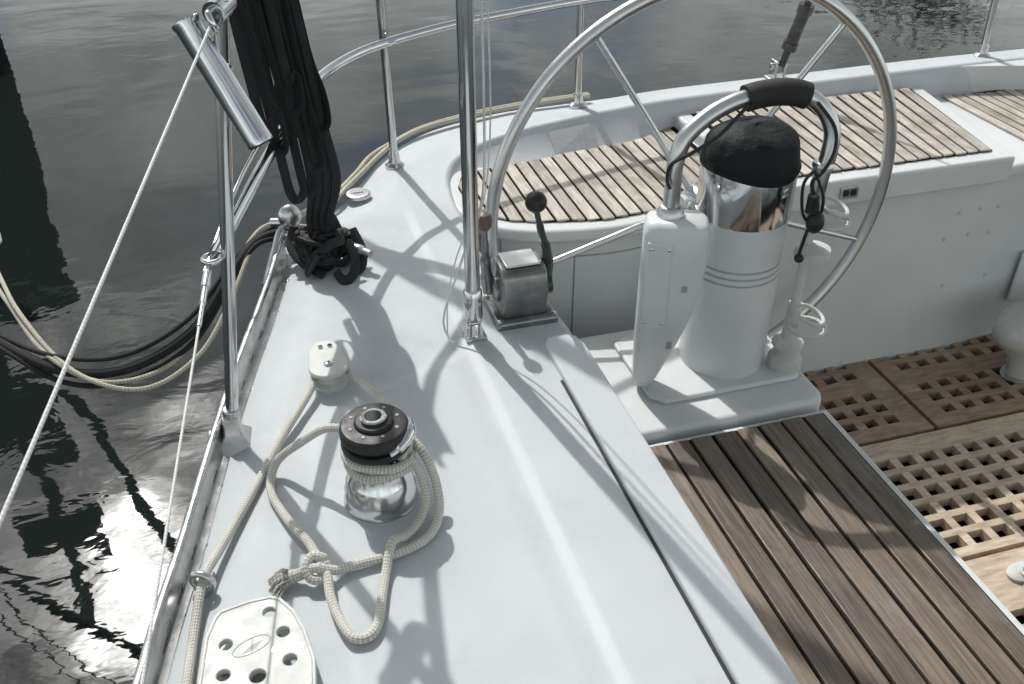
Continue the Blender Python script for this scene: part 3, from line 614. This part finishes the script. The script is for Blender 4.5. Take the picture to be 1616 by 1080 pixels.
# ------------------------------------------------------------------ cleat + rope pile on deck quarter
bb=thing('mooring_cleat',(.16,2.14,.0),'steel cleat buried under black rope turns','cleat')
a=A(); a.tube([(.055,2.245,.045),(.10,2.21,.050),(.16,2.16,.052),(.22,2.11,.048),(.25,2.08,.045)],[.010,.014,.016,.014,.010],16); a.cyl((.12,2.195,-.005),(.12,2.195,.05),.014); a.cyl((.20,2.13,-.005),(.20,2.13,.05),.014); obj('horn',a,BRUSH,bb)
a=A(); a.ball((.075,2.24,.095),.030,20,1,.7,1.1); a.cyl((.03,2.27,.07),(.07,2.24,.08),.012); obj('shackle',a,BRUSH,bb)
a=A(); a.tube([(-.01,2.10,-.015),(.01,2.16,.01),(.04,2.235,.045),(.06,2.26,.07)],.011,14); obj('steel_pin',a,STEEL,bb)
a=A()
rnd=random.Random(21)
for k in range(14):
    c=Vector((.150+rnd.uniform(-.025,.025),2.13+rnd.uniform(-.025,.025),.050+rnd.uniform(-.01,.02))); pts=[]
    for t in range(7):
        an=t*2*math.pi/7+rnd.uniform(-.3,.3); r0=rnd.uniform(.022,.048)
        pts.append(c+Vector((r0*math.cos(an)*1.15,r0*math.sin(an)*.95,rnd.uniform(-.04,.045))))
    for p_ in pts: p_.z=max(p_.z,.010)
    a.tube(pts,.0125,12,closed=True,smooth=6,flat=.4)
for pts in ([(.20,2.10,.08),(.21,2.07,.05),(.20,2.04,.02),(.175,2.03,.010),(.16,2.06,.02)],[(.22,2.16,.08),(.235,2.12,.04),(.225,2.08,.014),(.20,2.06,.010)],[(.08,2.21,.08),(.065,2.17,.045),(.09,2.12,.02),(.13,2.07,.010)]):
    a.tube(pts,.012,12,flat=.35)
single('black_rope_pile',a,STRAP,'tangled black webbing turns heaped on the cleat','rope')
# hanging black straps
for i in range(6):
    x0=.006+i*.0180; y0=1.96+.015*(i%4)+i*.018; a=A()
    zb=(.38,.25,.44,.23,.30,.38)[i]; xe=x0+.052
    w=lambda s:random.uniform(-s,s)
    k2=.022+.006*(i%3)
    pts=[(x0,y0,.815),(x0+.010+w(.002),y0,.68),(x0+.021+w(.002),y0+.01,.55),(x0+.033+w(.002),y0+.015,.42+.05*(i%2)),(xe-.006,y0+.02,zb+.07),(xe+.000,y0+.02,zb+.018),(xe+.010,y0+.015,zb),(xe+k2,y0+.01,zb+.018),(xe+k2-.004,y0,zb+.09),(x0+.030+k2+w(.002),y0-.005,.52+.03*(i%2)),(x0+.014+k2,y0-.008,.67),(x0+k2,y0-.01,.815)]
    a.tube(pts,.0110,12,smooth=7,flat=.22,up=(.35,-1,0))
    single('hanging_strap_loop',a,STRAP,'flat black strap loop hanging from the stern rail','strap','black straps hanging from the rail')
for i in range(4):
    x0=.072+i*.017; a=A()
    a.tube([(x0,2.03+i*.01,.815),(x0+.026,2.05,.6),(x0+.048,2.08,.40),(x0+.060+.003*i,2.11,.24),(.118+.016*i,2.13,.13),(.125+.018*i,2.12,.06)],.0110,12,flat=.22,up=(.35,-1,0))
    single('falling_strap',a,STRAP,'black strap running from the stern rail down to the cleat','strap','black straps running down to the cleat')

# draped lines going overboard
for i,(dz,dy,s,r_) in enumerate(((0,0,0,.0115),(.026,.020,.02,.0060),(-.022,-.016,-.02,.0065))):
    a=A(); a.tube([(.11,2.24,.05),(.05,2.28+dy,.035+dz*.3),(-.02,2.24+dy,.035),(-.09,2.16+dy,.0+dz*.5),(-.20,2.04+dy,-.075+dz),(-.35,1.985+dy,-.115+dz),(-.50,2.02+dy,-.115+dz),(-.66,2.16+dy,-.085+dz-s),(-.95,2.45,-.02+dz),(-1.6,3.3,.25),(-2.75,5.55,.62)],r_,12)
    single('black_mooring_line',a,R_BLACK,'black mooring line draped overboard from the cleat','mooring line','black mooring lines')
for i,(pts,r_) in enumerate((
  ([(.10,2.27,.03),(.03,2.30,.035),(-.03,2.22,.03),(-.10,2.08,-.03),(-.19,1.97,-.10),(-.32,1.90,-.12),(-.47,1.99,-.10),(-.60,2.22,-.06),(-.70,2.50,-.04),(-.9,3.0,0),(-2.75,5.6,.45)],.0055),
  ([(.12,2.30,.03),(.02,2.33,.035),(-.05,2.24,.02),(-.14,2.12,-.05),(-.25,1.99,-.12),(-.40,1.95,-.12),(-.53,2.06,-.09),(-.64,2.30,-.07),(-.72,2.48,-.06),(-.95,2.9,0),(-2.75,5.6,.35)],.0055))):
    a=A(); a.tube(pts,r_,10); single('pale_mooring_line',a,R_BEIGE,'pale beige mooring line hanging over the side','mooring line','pale mooring lines')
for i,o_ in enumerate((0,.016)):
    a=A(); a.tube([(.06,2.33+o_,.02),(.12,2.43+o_*.5,.005),(.20-o_,2.475+o_,.004),(.255-o_,2.56,.004),(.32-o_,2.66+o_*.3,.004),(.38-o_,2.755+o_,.004),(.46,2.85+o_*.6,.008),(.56,2.905+o_*.6,.02),(.70,2.925+o_,.034),(.85,2.925+o_,.05),(1.0,2.91+o_,.064),(1.13,2.895+o_,.074)],.0075,12)
    single('edge_rope',a,R_BEIGE,'beige rope lying along the deck edge','rope','beige ropes along the deck edge')

# other cockpit pieces
tbz=thing('cockpit_table_pod',(2.40,1.98,-.70),'white rounded moulded pod standing on the teak grating','moulded pod')
a=A(); a.lathe([(.06,-.70),(.065,-.68),(.075,-.62),(.105,-.57),(.135,-.535),(.14,-.50),(.125,-.47),(.09,-.455),(.002,-.447)],(2.40,1.98,0),seg=48,sx=1.35,sy=.8); obj('pod_shell',a,PLAST,tbz,ang=60)
a=A(); a.lathe([(.08,-.70),(.08,-.694),(.07,-.69)],(2.40,1.98,0),seg=40,sx=1.3,sy=.8); obj('pod_flange',a,BRUSH,tbz)
ch=thing('folding_pad_eye',(1.76,1.27,-.70),'white folding pad eye on the teak grating','pad eye')
a=A(); a.lathe([(.045,-.70),(.047,-.690),(.035,-.684)],(1.765,1.25,0),seg=32,sx=1.2,sy=.7); a.lathe([(.03,-.70),(.03,-.688),(.02,-.682)],(1.76,1.20,0),seg=32,sx=1.2,sy=1); obj('base',a,PLAST,ch)
a=A(); a.torus((1.765,1.235,-.680),.024,.005,(0,.2,1),28); obj('ring',a,PLAST,ch)

# ------------------------------------------------------------------ surroundings
def pile(x,y,r,h,label):
    t=thing('unseen_pile',(x,y,-1.3),label,'mooring pile','mooring piles')
    a=A(); a.lathe([(r*1.05,-3.0),(r*1.02,-1.3),(r,h*.5),(r*.95,h-.06),(r*.8,h)],(x,y,0),seg=24); obj('timber_post',a,TREAD,t)
    a=A(); a.lathe([(r*1.02,h-.4),(r*1.04,h-.38),(r*1.04,h-.28),(r*1.02,h-.26)],(x,y,0),seg=24); obj('iron_band',a,CAST,t)
pile(-2.95,5.7,.16,1.6,'dark tarred mooring pile standing in the water')
for x,y,h in ((-2.75,11.9,2.9),(-3.4,12.3,3.3),(-3.15,11.6,2.6)): pile(x,y,.30,h,'unseen dark timber pile added for its reflection in the water')  # out-of-view piles added for the dark column reflected in the water
mk=thing('reflection_post',(-3.85,12.4,-1.3),'unseen dark post with black boards, added for its reflection in the water','reflection post')  # unseen post and boards added for the dark patches mirrored in the water
a=A(); a.cyl((-3.85,12.4,-2.5),(-3.85,12.4,9.0),.10,16); obj('post',a,TREAD,mk)
a=A()
for (zc,hh,w) in ((4.9,.7,.6),(7.3,.6,.7)):
    a.prism([(-3.85-w,12.28),(-3.85+w,12.28),(-3.85+w,12.295),(-3.85-w,12.295)],zc-hh,zc+hh)
obj('board',a,TREAD,mk,split=True)
a=A(); a.tube([(-2.9,5.62,.60),(-1.86,4.64,.60),(-.96,3.88,.66),(.40,2.60,.80)],.022,10); single('reflected_line',a,R_BLACK,'unseen black line from pile to stern rail, added for its reflection','mooring line','unseen lines over the water')  # out-of-view lines added for the dark streaks mirrored in the water
a=A(); a.tube([(-2.9,5.62,.45),(-1.82,4.56,.50),(-.90,3.80,.58),(.40,2.60,.78)],.014,10); single('reflected_line',a,R_BLACK,'unseen black line from pile to stern rail, added for its reflection','mooring line','unseen lines over the water')
a=A(); a.tube([(-2.9,5.7,.3),(-1.64,5.77,.04),(-1.15,5.2,.32),(-.79,4.53,.66),(.9,2.1,2.1),(1.76,.81,3.2)],.030,10); single('reflected_cable',a,R_BLACK,'unseen black cable added for its reflection in the water','cable')  # unseen cable added only for the dark line it mirrors in the water
a=A(); n=24; vs=[];fs=[]
for i in range(n+1):
    x=-60+i*6.5
    for j,(y,z) in enumerate(((38,-2.0),(40,-1.1),(44,.2),(90,1.5))): vs.append((x+random.uniform(-.5,.5),y+4*math.sin(i*.7)+abs(x-10)*.1,z))
for i in range(n):
    for j in range(3): k=i*4+j; fs.append((k,k+4,k+5,k+1))
a.add(vs,fs); obj('ground',a,GRND,kind='structure')
def tree(x,y,h,r,label):
    t=thing('tree',(x,y,0),label,'tree','trees on the bank')
    a=A(); a.tube([(x,y,-.5),(x+.1,y,h*.3),(x-.1,y,h*.6),(x,y,h*.9)],[.4,.34,.22,.08],10)
    for k in range(7):
        an=k*2.4; z=h*(.35+.07*k); a.tube([(x,y,z),(x+r*.4*math.cos(an),y+r*.4*math.sin(an),z+h*.08),(x+r*.8*math.cos(an),y+r*.8*math.sin(an),z+h*.12)],[.14,.09,.03],8)
    obj('trunk',a,BARK,t)
    a=A(); cl=[(Vector((random.gauss(0,1),random.gauss(0,1),random.gauss(0,1))).normalized()*random.uniform(.4,1)) for _ in range(45)]
    for c in cl:
        c=Vector((x+c.x*r,y+c.y*r,h*.62+c.z*h*.36))
        for _ in range(60):
            p=c+Vector((random.gauss(0,1),random.gauss(0,1),random.gauss(0,.8)))*r*.16
            u=Vector((random.gauss(0,1),random.gauss(0,1),random.gauss(0,1))).normalized()*.22; v=u.orthogonal().normalized()*.16
            a.add([p-u,p+v,p+u,p-v],[(0,1,2,3)])
    obj('crown',a,LEAF,t,smooth=False)
tree(29,42,9.5,3.6,'broad dark green tree on the far bank')
tree(35,43,12,4.4,'tall dark green tree on the far bank')

# water
a=A(); a.add([(-2000,-2000,-1.3),(2000,-2000,-1.3),(2000,2000,-1.3),(-2000,2000,-1.3)],[(0,1,2,3)])
wm=bpy.data.materials.new('harbour_water'); nt,pb=nodes(wm); Lk=nt.links
pb.inputs['Base Color'].default_value=(.010,.014,.013,1); pb.inputs['Roughness'].default_value=.02; pb.inputs['IOR'].default_value=1.42
tc=nt.nodes.new('ShaderNodeTexCoord'); prev=None
for sc,dist,det,sx,sy in ((.50,.022,2,1,1.3),(3.0,.0016,3,1,1.5),(9,.00022,2,1,2.0)):
    mp=nt.nodes.new('ShaderNodeMapping'); mp.inputs['Scale'].default_value=(sx,sy,1); mp.inputs['Rotation'].default_value=(0,0,.3); Lk.new(tc.outputs['Object'],mp.inputs[0])
    n_=nt.nodes.new('ShaderNodeTexNoise'); n_.inputs['Scale'].default_value=sc; n_.inputs['Detail'].default_value=det; n_.inputs['Distortion'].default_value=.6; Lk.new(mp.outputs[0],n_.inputs['Vector'])
    b=nt.nodes.new('ShaderNodeBump'); b.inputs['Strength'].default_value=1; b.inputs['Distance'].default_value=dist; Lk.new(n_.outputs['Fac'],b.inputs['Height'])
    if prev: Lk.new(prev.outputs[0],b.inputs['Normal'])
    prev=b
Lk.new(prev.outputs[0],pb.inputs['Normal'])
obj('water',a,wm,kind='structure',smooth=False)

# ------------------------------------------------------------------ light
EL=R(48); AZ=math.atan2(-.20,.98)
sd=Vector((math.sin(AZ)*math.cos(EL),math.cos(AZ)*math.cos(EL),math.sin(EL)))
sun=bpy.data.lights.new('sun','SUN'); sun.energy=3.3; sun.angle=R(.7); sun.color=(1,.975,.935)
so=bpy.data.objects.new('sun',sun); COL.objects.link(so); so.rotation_euler=(-sd).to_track_quat('-Z','Y').to_euler(); so.location=sd*20
w=bpy.data.worlds.new('World'); scn.world=w; w.use_nodes=True; nt=w.node_tree; nt.nodes.clear(); Lk=nt.links
out=nt.nodes.new('ShaderNodeOutputWorld'); bg=nt.nodes.new('ShaderNodeBackground'); bg.inputs['Strength'].default_value=.1; Lk.new(bg.outputs[0],out.inputs[0])
sky=nt.nodes.new('ShaderNodeTexSky'); sky.sky_type='NISHITA'; sky.sun_disc=False; sky.sun_elevation=EL; sky.sun_rotation=AZ
tc=nt.nodes.new('ShaderNodeTexCoord')
def MM(op,a,b):
    q=nt.nodes.new('ShaderNodeMath'); q.operation=op
    for i,x in enumerate((a,b)):
        if isinstance(x,(int,float)): q.inputs[i].default_value=x
        else: Lk.new(x,q.inputs[i])
    return q.outputs[0]
mp=nt.nodes.new('ShaderNodeMapping'); mp.inputs['Scale'].default_value=(1,1,1.7); Lk.new(tc.outputs['Generated'],mp.inputs[0])
n1=nt.nodes.new('ShaderNodeTexNoise'); n1.inputs['Scale'].default_value=3.2; n1.inputs['Detail'].default_value=9; n1.inputs['Roughness'].default_value=.58; n1.inputs['Distortion'].default_value=.3; Lk.new(mp.outputs[0],n1.inputs['Vector'])
r1=nt.nodes.new('ShaderNodeMapRange'); r1.inputs['From Min'].default_value=.34; r1.inputs['From Max'].default_value=.50; Lk.new(n1.outputs['Fac'],r1.inputs[0])
n2=nt.nodes.new('ShaderNodeTexNoise'); n2.inputs['Scale'].default_value=5; n2.inputs['Detail'].default_value=9; n2.inputs['Roughness'].default_value=.62; Lk.new(mp.outputs[0],n2.inputs['Vector'])
cc=nt.nodes.new('ShaderNodeValToRGB'); cc.color_ramp.elements[0].position=.35; cc.color_ramp.elements[1].position=.68; cc.color_ramp.elements[0].color=(.38,.41,.405,1); cc.color_ramp.elements[1].color=(.80,.835,.82,1); Lk.new(n2.outputs['Fac'],cc.inputs[0])
nv=nt.nodes.new('ShaderNodeVectorMath'); nv.operation='NORMALIZE'; Lk.new(tc.outputs['Generated'],nv.inputs[0])
sz=nt.nodes.new('ShaderNodeSeparateXYZ'); Lk.new(nv.outputs[0],sz.inputs[0])
hz=MM('POWER',MM('SUBTRACT',1,MM('MAXIMUM',sz.outputs[2],0)),2.6)
kk=MM('ADD',5.6,MM('MULTIPLY',hz,22))
sc=nt.nodes.new('ShaderNodeVectorMath'); sc.operation='SCALE'; Lk.new(kk,sc.inputs['Scale']); Lk.new(cc.outputs[0],sc.inputs[0])
mx=nt.nodes.new('ShaderNodeMix'); mx.data_type='RGBA'; Lk.new(r1.outputs[0],mx.inputs['Factor']); Lk.new(sky.outputs[0],mx.inputs['A']); Lk.new(sc.outputs[0],mx.inputs['B'])
dp=nt.nodes.new('ShaderNodeVectorMath'); dp.operation='DOT_PRODUCT'; dp.inputs[1].default_value=sd; Lk.new(nv.outputs[0],dp.inputs[0])
cl=MM('MAXIMUM',dp.outputs['Value'],0)
n3=nt.nodes.new('ShaderNodeTexNoise'); n3.inputs['Scale'].default_value=9; n3.inputs['Detail'].default_value=8; n3.inputs['Roughness'].default_value=.6; n3.inputs['Distortion'].default_value=.5; Lk.new(mp.outputs[0],n3.inputs['Vector'])
g1=MM('MULTIPLY',MM('POWER',cl,220),240); g2=MM('MULTIPLY',MM('POWER',cl,50),40)
gg=MM('MULTIPLY',MM('ADD',g1,g2),MM('MULTIPLY',MM('POWER',n3.outputs['Fac'],5),26))
cb=nt.nodes.new('ShaderNodeCombineXYZ')
for i,k in enumerate((1,.98,.94)): Lk.new(MM('MULTIPLY',gg,k),cb.inputs[i])
ad=nt.nodes.new('ShaderNodeVectorMath'); ad.operation='ADD'; Lk.new(mx.outputs['Result'],ad.inputs[0]); Lk.new(cb.outputs[0],ad.inputs[1]); Lk.new(ad.outputs[0],bg.inputs['Color'])

# ------------------------------------------------------------------ camera
cd=bpy.data.cameras.new('camera'); cam=bpy.data.objects.new('camera',cd); COL.objects.link(cam)
cam.location=(0,0,1.2); cam.rotation_euler=(R(90-34.5),0,R(-16.5)); cd.sensor_width=36; cd.lens=33.42; cd.clip_start=.02; cd.clip_end=6000
scn.camera=cam
scn.view_settings.view_transform='Standard'; scn.view_settings.look='None'; scn.view_settings.exposure=0
